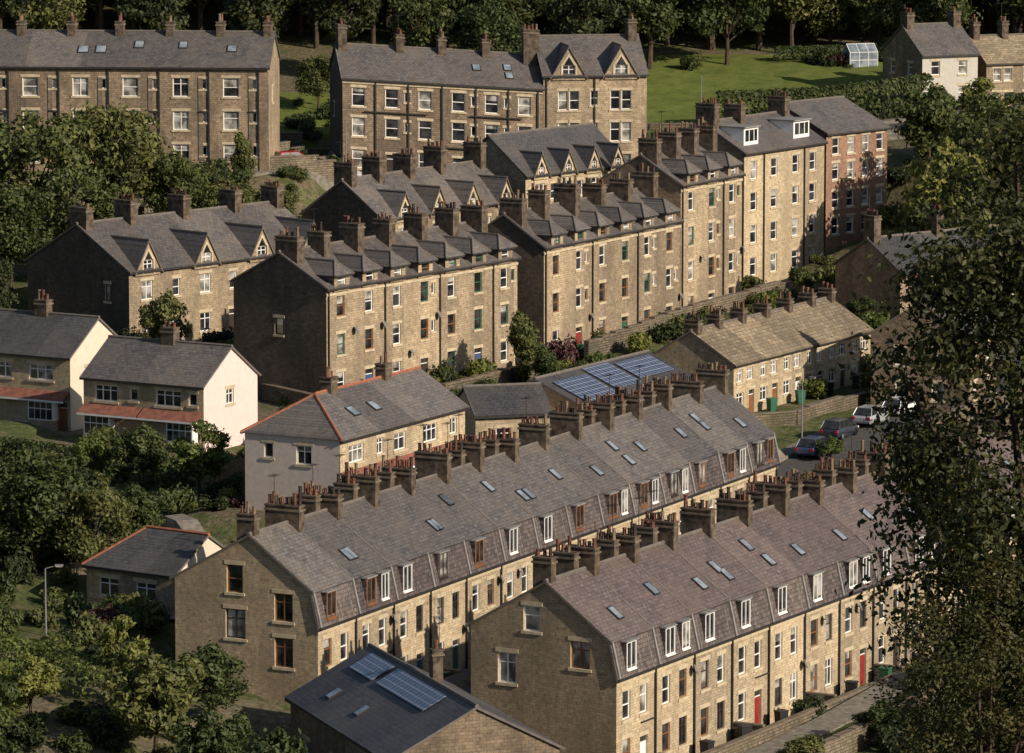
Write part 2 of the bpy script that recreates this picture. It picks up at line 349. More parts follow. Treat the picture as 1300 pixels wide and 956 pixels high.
        for sg,xx in ((-1,x0-o_),(1,x1+o_)):
            ze=zt-hr*o_/(w/2)
            R.poly([(xx,ya,ze+.1),(xx,ye,ze+.1),(xc,yb+.2,zt+hr+.1),(xc,yr,zt+hr+.1)],roof)
            R.poly([(xx,ya,ze-.03),(xx,ye,ze-.03),(xc,yb+.2,zt+hr-.03),(xc,yr,zt+hr-.03)],roof)
            R.poly([(xx,ya,ze-.03),(xx,ye,ze-.03),(xx,ye,ze+.1),(xx,ya,ze+.1)],'pipe')
        ze=zt-hr*o_/(w/2)
        if hp:
            R.poly([(x0-o_,ya,ze+.1),(x1+o_,ya,ze+.1),(xc,yr,zt+hr+.1)],roof); R.poly([(x0-o_,ya,ze-.03),(x1+o_,ya,ze-.03),(x1+o_,ya,ze+.1),(x0-o_,ya,ze+.1)],'pipe')
            R.poly([(x0-o_,ya,ze-.03),(x1+o_,ya,ze-.03),(xc,yr,zt+hr-.03)],roof)
            for xx in (x0-o_,x1+o_): R.tube((xx,ya,ze+.12),(xc,yr,zt+hr+.12),.06,.06,ridge,5)
        R.tube((xc,yr,zt+hr+.12),(xc,yb+.2,zt+hr+.12),.08,.08,ridge,5)
    for (xc,w,h) in gablets:
        y0=-.17; x0,x1=xc-w/2,xc+w/2; zb=H-.45
        k=ry/rise; yb=min(ry,h*k)
        poly=[(x0,zb),(x1,zb),(x1,H),(xc,H+h),(x0,H)]
        ww=w*.2; hole=(xc-ww,xc+ww,H-.3,H+h*.36,'case')
        wall(Wm,(0,y0,0),X,-Y,poly,[hole],mat); window(B,(0,y0,0),X,-Y,hole,mat,None,frames)
        z1=hole[3]
        B['window_glass'].poly([(xc-ww*.8,y0-.02,z1+.02),(xc+ww*.8,y0-.02,z1+.02),(xc,y0-.02,z1+ww*1.3)],'glass')
        for sg in(-1,1):
            Wm.poly([(xc+sg*(ww+.16),y0-.05,z1),(xc+sg*ww*.8,y0-.05,z1),(xc,y0-.05,z1+ww*1.3),(xc,y0-.05,z1+ww*1.3+.3)],trim or mat)
            Wm.ob((0,y0,0),X,Z,-Y,xc+sg*(ww+.08)-.08,xc+sg*(ww+.08)+.08,H-.3,z1,0.0,.05,trim or mat)
        for xx in (x0,x1): Wm.poly([(xx,y0,zb),(xx,.02,zb),(xx,.02,H),(xx,y0,H)],mat)
        Wm.poly([(x0,y0,zb),(x1,y0,zb),(x1,0.02,zb),(x0,0.02,zb)],mat)
        o_=.22; ya=y0-.15
        for sg,xx in ((-1,x0),(1,x1)):
            dx=xc-xx; ze=H-h*o_/abs(dx); xe=xx+sg*o_
            R.poly([(xe,ya,ze+.1),(xe,.9,ze+.1),(xc,yb+.1,H+h+.13),(xc,ya,H+h+.13)],roof)
            R.poly([(xe,ya,ze-.06),(xe,.9,ze-.06),(xc,yb+.1,H+h-.02),(xc,ya,H+h-.02)],roof)
            R.poly([(xe,ya,ze-.06),(xc,ya,H+h-.02),(xc,ya,H+h+.13),(xe,ya,ze+.1)],'dressed_dark')
        R.tube((xc,ya,H+h+.15),(xc,yb+.1,H+h+.15),.08,.08,ridge,5)
    for (xc,w,fm) in (boxd if mansard else ()):
        x0,x1=xc-w/2,xc+w/2; z0=H+.25; z1=H+mansard[1]-.22; y0=-.1
        Wm.ob((0,0,0),X,Z,-Y,x0,x0+.06,z0,z1,-mansard[0],.08,'hung_slate'); Wm.ob((0,0,0),X,Z,-Y,x1-.06,x1,z0,z1,-mansard[0],.08,'lead')
        R.ob((0,0,0),X,Z,-Y,x0-.06,x1+.06,z1,z1+.08,-mansard[0]-.1,.18,'lead')
        F=B['window_frames']; o=Vector((0,y0,0)); nn=-Y
        B['window_glass'].ob(o,X,Z,nn,x0+.06,x1-.06,z0+.0,z1,-.08,-.07,'glass' if random.random()<.6 else 'glass_curtain')
        for u0,u1,a0,a1 in ((x0+.06,x0+.14,z0,z1),(x1-.14,x1-.06,z0,z1),(x0+.14,x1-.14,z0,z0+.08),(x0+.14,x1-.14,z1-.08,z1),((x0+x1)/2-.035,(x0+x1)/2+.035,z0+.08,z1-.08)):
            F.ob(o,X,Z,nn,u0,u1,a0,a1,-.07,-.01,fm)
        F.ob(o,X,Z,nn,x0+.06,x1-.06,z0-.08,z0-.001,-.2,.06,fm)
    if extra: extra(B,L,W,H,HR)
    for k,mb in B.items():
        if not mb.f: continue
        if slope: mb.v=[(v[0],v[1],v[2]+slope*v[0]) for v in mb.v]
        mb.obj(k,e)
    if reg: FOOT.append((loc[0],loc[1],a,L,W,loc[2],slope))
    return e
def cols(xs,rows,w,h,kind='sash',fr=None):
    out=[]
    for x in xs:
        for z in rows:
            out.append((x-w/2,x+w/2,z,z+h,kind)+((fr,) if fr else ()))
    return out
def dish(B,x,z,y=-.3):
    B['fittings'].tube((x,y,z),(x+.03,y-.06,z+.02),.3,.28,'lamp_metal',12)
    B['fittings'].box(x-.03,x+.03,y,-.0,z-.03,z+.03,'pipe')
def mterr(name,loc,a,n,pitch,W,roof,left,seed,fr):
    random.seed(seed); L=n*pitch; H=6.4
    front=[];ch=[];bd=[];sk=[];pp=[]
    for i in range(n):
        x=i*pitch
        front+=[(x+.75,x+1.75,3.75,5.45,'sash'),(x+2.9,x+3.85,3.75,5.45,'sash'),(x+.75,x+1.75,.9,2.6,'sash'),(x+2.95,x+3.9,-.1,2.4,'door')]
        if random.random()<.35: front[-1]=(x+2.9,x+3.9,.9,2.6,'case')
        bd.append((x+1.5+random.uniform(-.1,.3),1.3,random.choice(fr)))
        if random.random()<.4: bd.append((x+3.6,1.1,random.choice(fr)))
        ch.append((x+.02 if i else .42,4.95,10.2,12.75+random.uniform(-.25,.25),.62,random.uniform(2.0,2.5) if i else 1.2,random.choice([6,7,8]) if i else 3))
        if i and random.random()<.6: ch.append((x-.95,5.5,10.2,12.55,.6,1.4,4))
        for q in range(random.choice([0,1,1,2])): sk.append((x+random.uniform(1.2,3.9),random.choice([.2,.35,.5]),.72,1.05))
        pp.append(x+4.75)
    ch.append((L-.42,4.95,10.2,12.8,.62,2.3,7))
    def ex(B,L,W,H,HR):
        ang=math.atan2(2.1,.5); sd=Vector((0,math.cos(ang),math.sin(ang))); sn=Vector((0,-sd.z,sd.y))
        for i in range(n+1):
            B['roof'].ob((0,0,H),X,sd,sn,i*pitch-.08,i*pitch+.08,-.1,2.1,.13,.26,'lead')
            for d in (.55,2.5,2.9,4.3):
                if random.random()<.5 and i<n: B['roof'].ob((0,0,H),X,sd,sn,i*pitch+d-.02,i*pitch+d+.02,-.05,2.05,.13,.155,'lead')
        s0=Vector((0,.5,8.5)); s1=Vector((0,4.6,11.5)); sd=(s1-s0); l=sd.length; sd/=l; sn=Vector((0,-sd.z,sd.y))
        for i in range(1,n):
            if random.random()<.6: B['roof'].ob(s0,X,sd,sn,i*pitch-.07,i*pitch+.07,0,l,.14,.17,'ridge_tile')
        for i in range(n):
            if random.random()<.6: dish(B,i*pitch+random.choice([2.3,4.4]),random.choice([5.3,3.0]))
            if random.random()<.5: B['gutters'].ob((0,0,0),X,Z,-Y,i*pitch+3.,i*pitch+4.75,3.2,3.28,.04,.12,'pipe')
        B['walls'].box(-.05,L+.05,-.06,-.0,H-.5,H-.3,'dressed_stone')
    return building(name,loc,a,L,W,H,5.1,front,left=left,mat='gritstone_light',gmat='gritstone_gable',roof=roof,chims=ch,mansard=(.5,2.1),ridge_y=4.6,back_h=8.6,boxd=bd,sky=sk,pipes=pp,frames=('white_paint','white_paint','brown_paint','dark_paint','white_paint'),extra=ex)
mterr('stone_terrace',(-11.6,298,11.5),64,14,5.0,9.8,'slate',[(1.7,2.95,6.5,8.2,'case','brown_paint'),(1.7,2.95,3.7,5.5,'case','brown_paint'),(5.1,6.2,8.0,9.7,'sash','brown_paint'),(4.95,6.3,5.2,7.0,'case','dark_paint')],3,['white_paint','white_paint','brown_paint','brown_paint','dark_paint'])
mterr('stone_terrace',(6,286,10.8),61,13,5.0,9.6,'slate_purple',[(1.75,3.0,6.7,8.3,'case','brown_paint'),(5.0,6.1,8.6,10.1,'sash','white_paint'),(6.6,7.8,5.4,7.2,'case','white_paint')],5,['white_paint','white_paint','white_paint','brown_paint'])
def tall(name,loc,a,L,W,H,rise,nc,nr,mat,gmat,seed,chn,ztop=1.5,dorms=True,left=(),frames=('white_paint','white_paint','white_paint','brown_paint','green_paint'),roof='slate'):
    random.seed(seed); p=L/nc; front=[];dm=[]
    st=(H-.2)/nr
    for i in range(nc):
        x=(i+.5)*p
        for r in range(nr):
            z=r*st+.85
            if r==0 and i%2==1: front.append((x-.5,x+.5,-.1,2.3,'door'))
            else: front.append((x-.5,x+.5,z,z+1.6,'sash'))
            if random.random()<.45 and r>0: front.append((x+.95,x+1.4,z+.5,z+1.4,'plain'))
        if dorms: dm.append((x-.05,1.95,1.05,.8,True))
    ch=[(min(L-.5,max(.5,L*j/(chn-1))),W/2-.6,H+rise-1.2,H+rise+ztop+random.uniform(-.25,.25),.85,random.choice([1.6,1.8,2.1]),random.choice([4,5])) for j in range(chn)]
    def ex(B,L,W,H,HR):
        B['walls'].box(-.03,L+.03,-.08,-.0,H-.62,H-.44,'dressed_stone')
        for i in range(nc):
            if random.random()<.4: dish(B,(i+.95)*p,random.choice([3.,5.6]))
    return building(name,loc,a,L,W,H,rise,front,left=left,mat=mat,gmat=gmat,chims=ch,dorm=dm,pipes=[p*(i+.0)+.2 for i in range(0,nc,2)],frames=frames,extra=ex,roof=roof)
tall('tall_stone_terrace',(-14.2,385,18.4),55,25.5,9,9.1,2.4,7,3,'gritstone','gritstone_shaded',11,7,left=[(4.2,5,5.2,6.5,'plain','dark_paint')])
tall('tall_stone_terrace',(2.6,410,18.3),60,23.5,7.5,9.5,2.4,6,3,'gritstone','gritstone_shaded',12,6)
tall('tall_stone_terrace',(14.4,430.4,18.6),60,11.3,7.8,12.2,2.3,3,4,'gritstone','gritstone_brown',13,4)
def white_dormer(B,L,W,H,HR):
    for x0,x1 in ((1,3.4),(9.3,12)):
        B['walls'].box(x0,x1,.7,3.2,H+.2,H+2.1,'white_paint'); B['roof'].box(x0-.15,x1+.15,.5,3.4,H+2.1,H+2.22,'lead')
        B['window_glass'].box(x0+.25,x1-.25,.66,.7,H+.9,H+1.9,'glass')
        for t in (.33,.66): B['window_frames'].box(x0+(x1-x0)*t-.05,x0+(x1-x0)*t+.05,.63,.66,H+.9,H+1.9,'white_paint')
random.seed(14)
building('tall_stone_house',(20.5,446,20.1),55,13.5,8.5,11.9,2.4,cols([1.6,5,8.6,11.5],[.9,3.8,6.7,9.5],1.05,1.6),left=cols([4],[9],1,1.4),mat='gritstone_light',gmat='gritstone_brown',chims=[(.5,4.2,12,16,.8,2,5),(5,4.2,12,15.6,.8,1.8,4),(12.4,4.2,12,15.8,.8,1.8,4)],pipes=(3.2,10),extra=white_dormer)
building('brick_warehouse',(28.5,458.5,22.4),48,9.0,10.5,10.2,2.3,cols([1.4,3.6,5.8,7.9],[.9,3.3,5.9,8.2],1.0,1.5),left=cols([3,7],[6.6],1,1.4),mat='brick_red',gmat='brick_red',roof='slate',hipL=0,hipR=0)
def gothic(name,loc,a,L,W,H,rise,gx,gw,gh,chx,cz=1.5,mat='gritstone',gmat='gritstone_shaded',roof='slate',nr=2,frames=('white_paint',),left=(),pots=4,slope=0,chy=None):
    front=[]
    st=H/nr
    for x in gx:
        for r in range(nr):
            front.append((x-.62,x+.62,r*st+.75,r*st+2.3,'case'))
    for i in range(len(gx)-1):
        x=(gx[i]+gx[i+1])/2
        for r in range(nr):
            if r==0: front.append((x-.5,x+.5,-.1,2.3,'door'))
            else: front.append((x-.4,x+.4,r*st+.8,r*st+2.2,'sash'))
    ch=[(x,chy or W/2,H+rise-1,H+rise+cz+random.uniform(-.2,.2),.8,1.9,pots) for x in chx]
    return building(name,loc,a,L,W,H,rise,front,left=left,mat=mat,gmat=gmat,roof=roof,chims=ch,gablets=[(x,gw,gh) for x in gx],frames=frames,slope=slope)
random.seed(21)
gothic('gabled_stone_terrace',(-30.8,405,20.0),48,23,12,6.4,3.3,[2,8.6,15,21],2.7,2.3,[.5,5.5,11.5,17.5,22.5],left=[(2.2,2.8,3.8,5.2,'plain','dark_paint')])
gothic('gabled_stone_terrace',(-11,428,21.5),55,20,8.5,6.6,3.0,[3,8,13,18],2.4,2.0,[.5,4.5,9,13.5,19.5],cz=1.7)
gothic('gabled_stone_terrace',(1.2,447,23.6),50,14.5,8.5,6.3,3.2,[2,5.8,9.4,12.8],2.0,1.8,[],mat='gritstone_light',gmat='gritstone',roof='slate_dark')
random.seed(31)
fr=[]
for i in range(7):
    x=1.3+i*4.55
    for z in (.5,3.5,6.5):
        fr+= [(x-.72,x+.72,z+.2,z+1.9,'case' if i%2 else 'sash')]
        fr+= [(x+1.75,x+2.35,z+.9,z+1.8,'plain')]
def tlpipes(B,L,W,H,HR):
    for x in (3.9,8.4,13,17.5,22.1,26.6,31.1):
        B['gutters'].box(x-.06,x+.06,-.15,-.03,0,H-.2,'pipe'); B['gutters'].ob((0,0,0),X,Z,-Y,x-.9,x,5.3,5.42,.03,.14,'pipe')
    for i in range(7): B['gutters'].ob((0,0,0),X,Z,-Y,2.9+i*4.55,3.3+i*4.55,1,H-1,.01,.06,'dressed_dark')
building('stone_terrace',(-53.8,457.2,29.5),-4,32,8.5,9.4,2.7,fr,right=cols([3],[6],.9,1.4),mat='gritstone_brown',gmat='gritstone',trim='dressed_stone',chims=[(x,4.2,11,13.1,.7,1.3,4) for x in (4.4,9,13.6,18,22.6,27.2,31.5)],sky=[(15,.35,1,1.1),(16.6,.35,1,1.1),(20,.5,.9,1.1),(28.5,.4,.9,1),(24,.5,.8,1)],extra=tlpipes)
fr=[]
for i in range(6):
    x=1.5+i*3.15
    for z in (.8,3.8,6.6): 
        if z==.8 and i in(1,3): fr.append((x-.5,x+.5,-.2,2.2,'door'))
        else: fr.append((x-.62,x+.62,z,z+1.75,'sash'))
    if i in (1,3,4): fr+=[(x+1.2,x+1.7,4.4,5.3,'plain'),(x+1.2,x+1.7,7.2,8.1,'plain')]
def tmx(B,L,W,H,HR):
    for x in (3.1,6.2,9.4,12.6,15.7,18.5):
        B['gutters'].box(x-.07,x+.07,-.15,-.03,0,H-.2,'pipe')
    for x,w,z in ((2,6,6.1),(9,5,3.1),(12,5,6.2)): B['gutters'].ob((0,0,0),X,Z,-Y,x,x+w,z,z+.1,.15,.25,'pipe')
    B['walls'].box(-.03,L-.02,-.09,-.0,H-.5,H-.25,'dressed_stone')
building('stone_terrace',(-15.8,472,27.4),10,19,8.5,9.2,2.7,fr,left=cols([5.5],[5.2],.7,1.2),mat='gritstone_brown',gmat='gritstone_shaded',trim='dressed_stone',chims=[(.5,4.2,11,13.8,.8,1.8,4),(6,4.2,11,13.2,.75,1.5,4),(10,4.2,11,13.2,.75,1.5,4),(14.2,4.2,11,13.2,.75,1.5,4),(18.4,3.4,9,14.4,1.5,1.2,4)],sky=[(13,.4,.8,1),(16,.45,.8,1),(16,.2,.8,1)],slope=-.07,extra=tmx)
fr=[]
for x in (2.4,7.4):
    for z in (.6,3.6,6.6): fr+=[(x-1.0,x-.08,z,z+1.8,'sash'),(x+.08,x+1.0,z,z+1.8,'sash')]
fr+=[(4.5,5.3,-.2,2.2,'door'),(4.5,5.2,4,5.4,'sash'),(4.5,5.2,7,8.4,'sash')]
building('gabled_stone_house',(2.95,475.4,26.6),10,9.9,9.5,9.9,3.2,fr,mat='gritstone',gmat='gritstone_shaded',chims=[(9.3,4.7,11.5,14.7,.8,1.6,4)],gablets=[(2.4,3.1,2.6),(7.4,3.1,2.6)],pipes=(4.9,.3))
random.seed(41)
building('stone_house',(40.5,500,31.2),25,6.3,8,5.3,2.6,cols([1.5,4.6],[.8,3.3],1.0,1.35),mat='render_grey',gmat='gritstone_brown',chims=[(.5,4,7,9.2,.8,1.4,4),(5.8,4,7,9.2,.8,1.4,4)],left=cols([2.5,6],[3.2],.9,1.2))
building('stone_cottage_row',(47.2,504,30.4),22,15,7.5,5.0,2.3,cols([1.2,2.4,4.6,5.8,8,9.2,12,13.2],[.8,3.2],.85,1.25),mat='gritstone',gmat='gritstone_brown',roof='stone_slate',chims=[(.5,3.7,6.5,8.8,.7,1.1,3),(3.7,3.7,6.5,8.8,.7,1.1,3),(7.4,3.7,6.5,8.8,.7,1.1,3),(12,3.7,6.5,8.8,.7,1.1,3)])
def semi_ext(n=2):
    def f(B,L,W,H,HR):
        for i in range(n):
            c=L*(i+.5)/n; 
            B['roof'].poly([(c-L/n/2+.05,-1.0,2.35),(c+L/n/2-.05,-1.0,2.35),(c+L/n/2-.05,.0,2.95),(c-L/n/2+.05,.0,2.95)],'red_tile')
            B['roof'].ob((0,0,0),X,Z,-Y,c-L/n/2+.05,c+L/n/2-.05,2.2,2.34,.9,1.0,'white_paint')
            sg=-1 if i==0 else 1
            b0,b1=sorted((c-sg*.2,c+sg*2.2))
            B['walls'].box(b0,b1,-.8,0,-2,.75,'gritstone')
            B['window_frames'].box(b0+.05,b1-.05,-.76,-.05,.75,2.2,'white_paint')
            k=4
            for j in range(k):
                u0=b0+.12+(b1-b0-.24)*j/k; u1=b0+.12+(b1-b0-.24)*(j+1)/k
                B['window_glass'].box(u0+.04,u1-.04,-.79,-.762,.85,1.6,'glass'); B['window_glass'].box(u0+.04,u1-.04,-.79,-.762,1.68,2.12,'glass')
    return f
building('semi_detached_house',(-31.6,370.3,17.9),-30,10.6,7.2,4.9,2.4,[(1.0,3.0,3.2,4.4,'case3'),(6.4,8.6,3.2,4.4,'case3'),(4.1,4.8,3.4,4.3,'plain'),(9.3,10,3.4,4.3,'plain'),(.3,1.2,-.1,2.1,'door'),(9.3,10.2,-.1,2.1,'door')],right=[(3,4,3.2,4.3,'case')],mat='gritstone_light',gmat='gritstone',rgmat='render_pink',roof='slate',chims=[(5.3,3.6,6.6,8.4,1.1,.8,3)],extra=semi_ext())
building('semi_detached_house',(-44.6,385.6,17.4),-30,13,7.4,5.6,2.5,[(1.0,3.0,3.7,4.9,'case3'),(5.6,7.6,3.7,4.9,'case3'),(9.2,11.4,3.7,4.9,'case3'),(11.9,12.7,-.1,2.1,'door')],right=[(2,3,3.4,4.6,'case')],mat='gritstone_light',gmat='gritstone',rgmat='render_cream',roof='slate_dark',chims=[(8,3.7,7.2,9.2,1.1,.8,3)],extra=semi_ext())
building('semi_detached_house',(-11.5,335,18.3),62,17.5,7.4,5.2,2.3,[(1.2,3.2,3.4,4.6,'case3'),(5,5.9,3.5,4.6,'case'),(7.4,9,3.4,4.6,'case'),(11.5,13.5,3.4,4.6,'case3'),(15.3,16.3,3.5,4.6,'case'),(1.2,3.4,.8,2.2,'case3'),(6,6.9,-.1,2.1,'door'),(11.5,13.5,.8,2.2,'case3')],left=[(2.2,3.4,3.3,4.6,'case','white_paint'),(5.2,5.9,3.6,4.6,'plain','white_paint')],mat='gritstone_light',gmat='render_buff',roof='slate',ridge='ridge_red',hipL=3.2,chims=[(5,3.7,6.6,8.5,.9,.8,3),(12.5,3.7,6.6,8.5,.9,.8,3)],sky=[(4.6,.35,.9,1),(7.5,.35,.9,1)],extra=semi_ext(3))
building('slate_outbuilding',(-2.6,357.5,18.6),15,5.5,6,3.2,1.5,[(1.5,2.6,1,2.2,'case')],roof='slate_dark',mat='gritstone_light')
building('stone_hall',(5.6,363,17.7),60,17,9,3.6,1.9,cols([2,5,8,11,14],[1],1.2,1.5),left=[(2,3,1,2.4,'sash'),(6,7,1,2.4,'sash')],roof='slate_dark',mat='gritstone_light',solar=[(.8,.15,4.9,3.2),(6.3,.3,3.9,3.2),(10.8,.4,5.4,2.4)])
random.seed(51)
fr=[]
for i in range(6):
    x=i*4.05
    fr+=[(x+.6,x+1.5,2.65,3.65,'case'),(x+2.3,x+3.3,2.65,3.65,'case'),(x+.5,x+1.7,.7,1.8,'case'),(x+2.6,x+3.5,-.2,1.85,'door')]
building('stone_cottage_row',(17.3,392,16.5),60,24.3,7.6,4.15,2.3,fr,mat='gritstone_light',gmat='gritstone',roof='stone_slate',chims=[(.4,3.8,5.6,7.3,.7,1.2,3),(4.1,3.8,5.6,7.3,.7,1.1,3),(8.1,3.8,5.6,7.4,.7,1.1,3),(12.2,3.8,5.6,7.3,.7,1.2,3),(16.2,3.8,5.6,7.3,.7,1.2,3),(20.3,3.8,5.6,7.3,.7,1.2,3),(23.9,3.8,5.6,7.3,.7,1.2,3)])
building('stone_house',(36,396,16.2),70,9,8,6,2.6,cols([2,6],[.9,3.6],1.1,1.4),left=cols([2.5,5.5],[.9,3.6],1,1.4),mat='gritstone_brown',gmat='gritstone_brown',chims=[(.5,4,8,10.5,.8,1.4,4)])
building('stone_cottage_row',(33,428,19.0),40,16,8,4.6,2.4,cols([2,5,8,11,14],[.8,3],1.0,1.3),mat='gritstone_brown',roof='slate_dark',chims=[(.5,4,6,9,.8,1.3,4),(8,4,6,9,.8,1.3,4)])
building('slate_bungalow',(-27,317,15.6),-35,7.2,6.5,2.7,2.0,[(1,2.6,.8,2,'case'),(4,5.6,.8,2,'case')],right=[(2,3.4,.8,2,'case')],mat='gritstone',gmat='gritstone',rgmat='render_cream',roof='slate_dark',hipL=2.5,ridge='ridge_red')
building('stone_hall',(-12.6,283.0,10.2),-70,18,9.6,6.5,2.5,cols([3,8,13],[3],1.2,1.6),mat='gritstone_brown',roof='slate_dark',solar=[(1.6,.64,4,1.6),(6.4,.64,8,1.6)],chims=[(8.6,5.8,7,10.4,.6,.6,1)],sky=[(4,.2,.8,1),(9,.2,.8,1)])
# ------------------------------------------------------------------ terrain
PY=[-1500,-100,0,60,110,150,200,240,270,300,340,370,400,430,455,475,500,540,600,800,1500,3000]
PZ=[180,95,68,55,43,34,20,12,10.5,11.5,14.5,18,20,22.0,26,28.5,32,36.5,50,105,230,320]
CP=np.array([(-30,300,16.5),(-38,290,17),(-24,306,15.6),(-33,325,17),(-26,338,17.3),(-42,340,17.3),(-19,322,16.6),(26,388,16.0),(20,376,15.3),(32,400,16.6),(42,415,18.5),(30,350,12),(40,365,13),(16,365,13.5),(-38,432,24),(-30,440,25.5),(-18,462,27.6),(-5,466,27.3),(8,478,28),(16,488,28.8),(35,440,21),(-50,300,18),(-50,360,18),(34,380,14.5),(25,375,14.5)],float)
def zprof(y): return np.interp(y,PY,PZ)
def ground(x,y):
    x=np.atleast_1d(np.asarray(x,float)); y=np.atleast_1d(np.asarray(y,float))
    z=zprof(y); num=np.zeros_like(z); den=np.full_like(z,.25)
    for c in CP:
        w=np.exp(-((x-c[0])**2+(y-c[1])**2)/(2*11.**2)); num+=w*(c[2]-zprof(c[1])); den+=w
    z=z+num/den
    n2=np.zeros_like(z); d2=np.ones_like(z)
    for (fx,fy,a,L,W,b,sl) in FOOT:
        dx=x-fx; dy=y-fy; lx=dx*math.cos(a)+dy*math.sin(a); ly=-dx*math.sin(a)+dy*math.cos(a)
        ex=np.maximum(np.maximum(-lx,lx-L),0); ey=np.maximum(np.maximum(-ly,ly-W),0)
        d=np.hypot(ex,ey); w=60*np.clip(1-d/6,0,1)**3; n2+=w*(b-.05+sl*np.clip(lx,0,L)); d2+=w
    return (z+n2)/d2
def gz(x,y): return float(ground(x,y)[0])
xs=np.concatenate([np.linspace(-900,-80,18),np.arange(-75,76,1.5),np.linspace(80,900,18)])
ys=np.concatenate([np.linspace(-1400,0,12),np.arange(10,262,8),np.arange(265,560,1.5),np.arange(565,800,12),np.linspace(820,3000,20)])
gx,gy=np.meshgrid(xs,ys); zz=ground(gx.ravel(),gy.ravel())
v=np.stack([gx.ravel(),gy.ravel(),zz],1); nx=len(xs); ny=len(ys)
ii=(np.arange(ny-1)[:,None]*nx+np.arange(nx-1)[None,:]).ravel()
f=np.stack([ii,ii+1,ii+nx+1,ii+nx],1)
me=bpy.data.meshes.new('ground'); me.from_pydata(v.tolist(),[],f.tolist()); me.materials.append(MATS['ground_mat'])
me.polygons.foreach_set('use_smooth',[True]*len(f)); me.update()
COL.objects.link(bpy.data.objects.new('ground',me))
def resample(pts,step=1.5):
    out=[]
    for i in range(len(pts)-1):
        a=Vector(pts[i]); b=Vector(pts[i+1]); n=max(1,int((b-a).length/step))
        for j in range(n): out.append(a+(b-a)*j/n)
    out.append(Vector(pts[-1])); return out
def strip(name,pts,offs,dz,mat,kerb=0):
    P=resample(pts); mb=MB(); rows=[]
    K=6
    for i,p in enumerate(P):
        t=(P[min(i+1,len(P)-1)]-P[max(i-1,0)]).normalized(); n=Vector((-t.y,t.x))
        zc=max(gz(*(p+n*o)) for o in (offs[0],(offs[0]+offs[1])/2,offs[1]))
        rows.append([((p+n*(offs[0]+(offs[1]-offs[0])*k/K)).x,(p+n*(offs[0]+(offs[1]-offs[0])*k/K)).y,zc+dz) for k in range(K+1)])
    for i in range(len(rows)-1):
        for k in range(K): mb.poly([rows[i][k],rows[i][k+1],rows[i+1][k+1],rows[i+1][k]],mat)
        for k in (0,K):
            a=rows[i][k]; b=rows[i+1][k]; mb.poly([a,b,(b[0],b[1],b[2]-1.2),(a[0],a[1],a[2]-1.2)],'paving')
    return mb.obj(name)
ROADS=[]
def road(pts,w=5.5,name='road'):
    strip(name,pts,(-w/2,w/2),.05,'asphalt'); strip('pavement',pts,(w/2+.01,w/2+1.5),.16,'paving'); strip('pavement',pts,(-w/2-1.5,-w/2-.01),.16,'paving')
    ROADS.append((pts,w/2+1.6))
road([(20,372),(28,387),(38,405),(47,424),(60,440)],5)
road([(-5.2,296),(12,331),(26,360)],5)
strip('path',[(8.4,281),(11.6,287),(41,340)],(-1.1,1.1),.06,'paving'); ROADS.append(([(8.4,281),(11.6,287),(41,340)],1.2))
road([(-34,449),(-24,457),(-12,464.5),(4,468),(12,476),(17,484.5),(28,488),(45,492),(70,500)],4.6)
road([(-52,345),(-34,342),(-25,336),(-20.5,325),(-19,312)],4)
def sheet(name,x0,x1,y0,y1,dz,mat,st=1.0):
    xs=np.arange(x0,x1+.1,st); ys=np.arange(y0,y1+.1,st); gx,gy=np.meshgrid(xs,ys); z=ground(gx.ravel(),gy.ravel())+dz
    nx=len(xs); ii=(np.arange(len(ys)-1)[:,None]*nx+np.arange(nx-1)[None,:]).ravel()
    me=bpy.data.meshes.new(name); me.from_pydata(np.stack([gx.ravel(),gy.ravel(),z],1).tolist(),[],np.stack([ii,ii+1,ii+nx+1,ii+nx],1).tolist()); me.materials.append(MATS[mat]); me.update()
    COL.objects.link(bpy.data.objects.new(name,me))
sheet('lawn',13,40,494,524,.06,'lawn_mat'); sheet('lawn',-30,-15,484,504,.06,'lawn_mat'); sheet('lawn',-46,-28,284,298,.06,'lawn_mat')
def stonewall(name,pts,h,t=.45,mat='rubble_wall',dz=-1.5,cope=True):
    P=resample(pts,2.); mb=MB()
    for i in range(len(P)-1):
        a=P[i]; b=P[i+1]; d=(b-a); l=d.length; d/=l; n=Vector((-d.y,d.x,0)); d3=Vector((d.x,d.y,0))
        za=gz(a.x,a.y); zb=gz(b.x,b.y); z=max(za,zb)
        mb.ob((a.x,a.y,z),d3,Z,n,0,l,dz,h,-t/2,t/2,mat)
        if cope: mb.ob((a.x,a.y,z),d3,Z,n,0,l,h+.002,h+.1,-t/2-.05,t/2+.05,'dressed_dark')
    mb.obj(name)
stonewall('retaining_wall',[(12,493),(24,493.5),(40,497)],.4,.6,dz=-4.5)
stonewall('retaining_wall',[(-27,483),(-20,483.5),(-14.5,484)],.5,.6,dz=-4.5)
stonewall('stone_wall',[(-36,446),(-25,454),(-12.5,461),(-3,464)],1.3)
stonewall('stone_wall',[(-22,466),(-17,474),(-17,484)],1.6)
stonewall('stone_wall',[(24,371),(32,386.5),(42,405)],1.0,dz=-3)
stonewall('stone_wall',[(16.5,387.5),(22,390),(27,399),(32,408)],.9)
stonewall('stone_wall',[(-23,330),(-18,320),(-17.2,308)],1.2)
stonewall('stone_wall',[(-16,352),(-4,372),(4,384)],1.2)
stonewall('garden_wall',[(-32,398),(-24,396),(-14,381)],1.2)
stonewall('garden_wall',[(6,406),(16,422),(24,437)],1.4)
stonewall('garden_wall',[(-12,379),(-2,394),(3,402)],1.0)
stonewall('garden_wall',[(8.2,285.2),(22,309.8),(38.5,339.5)],.9,.3)
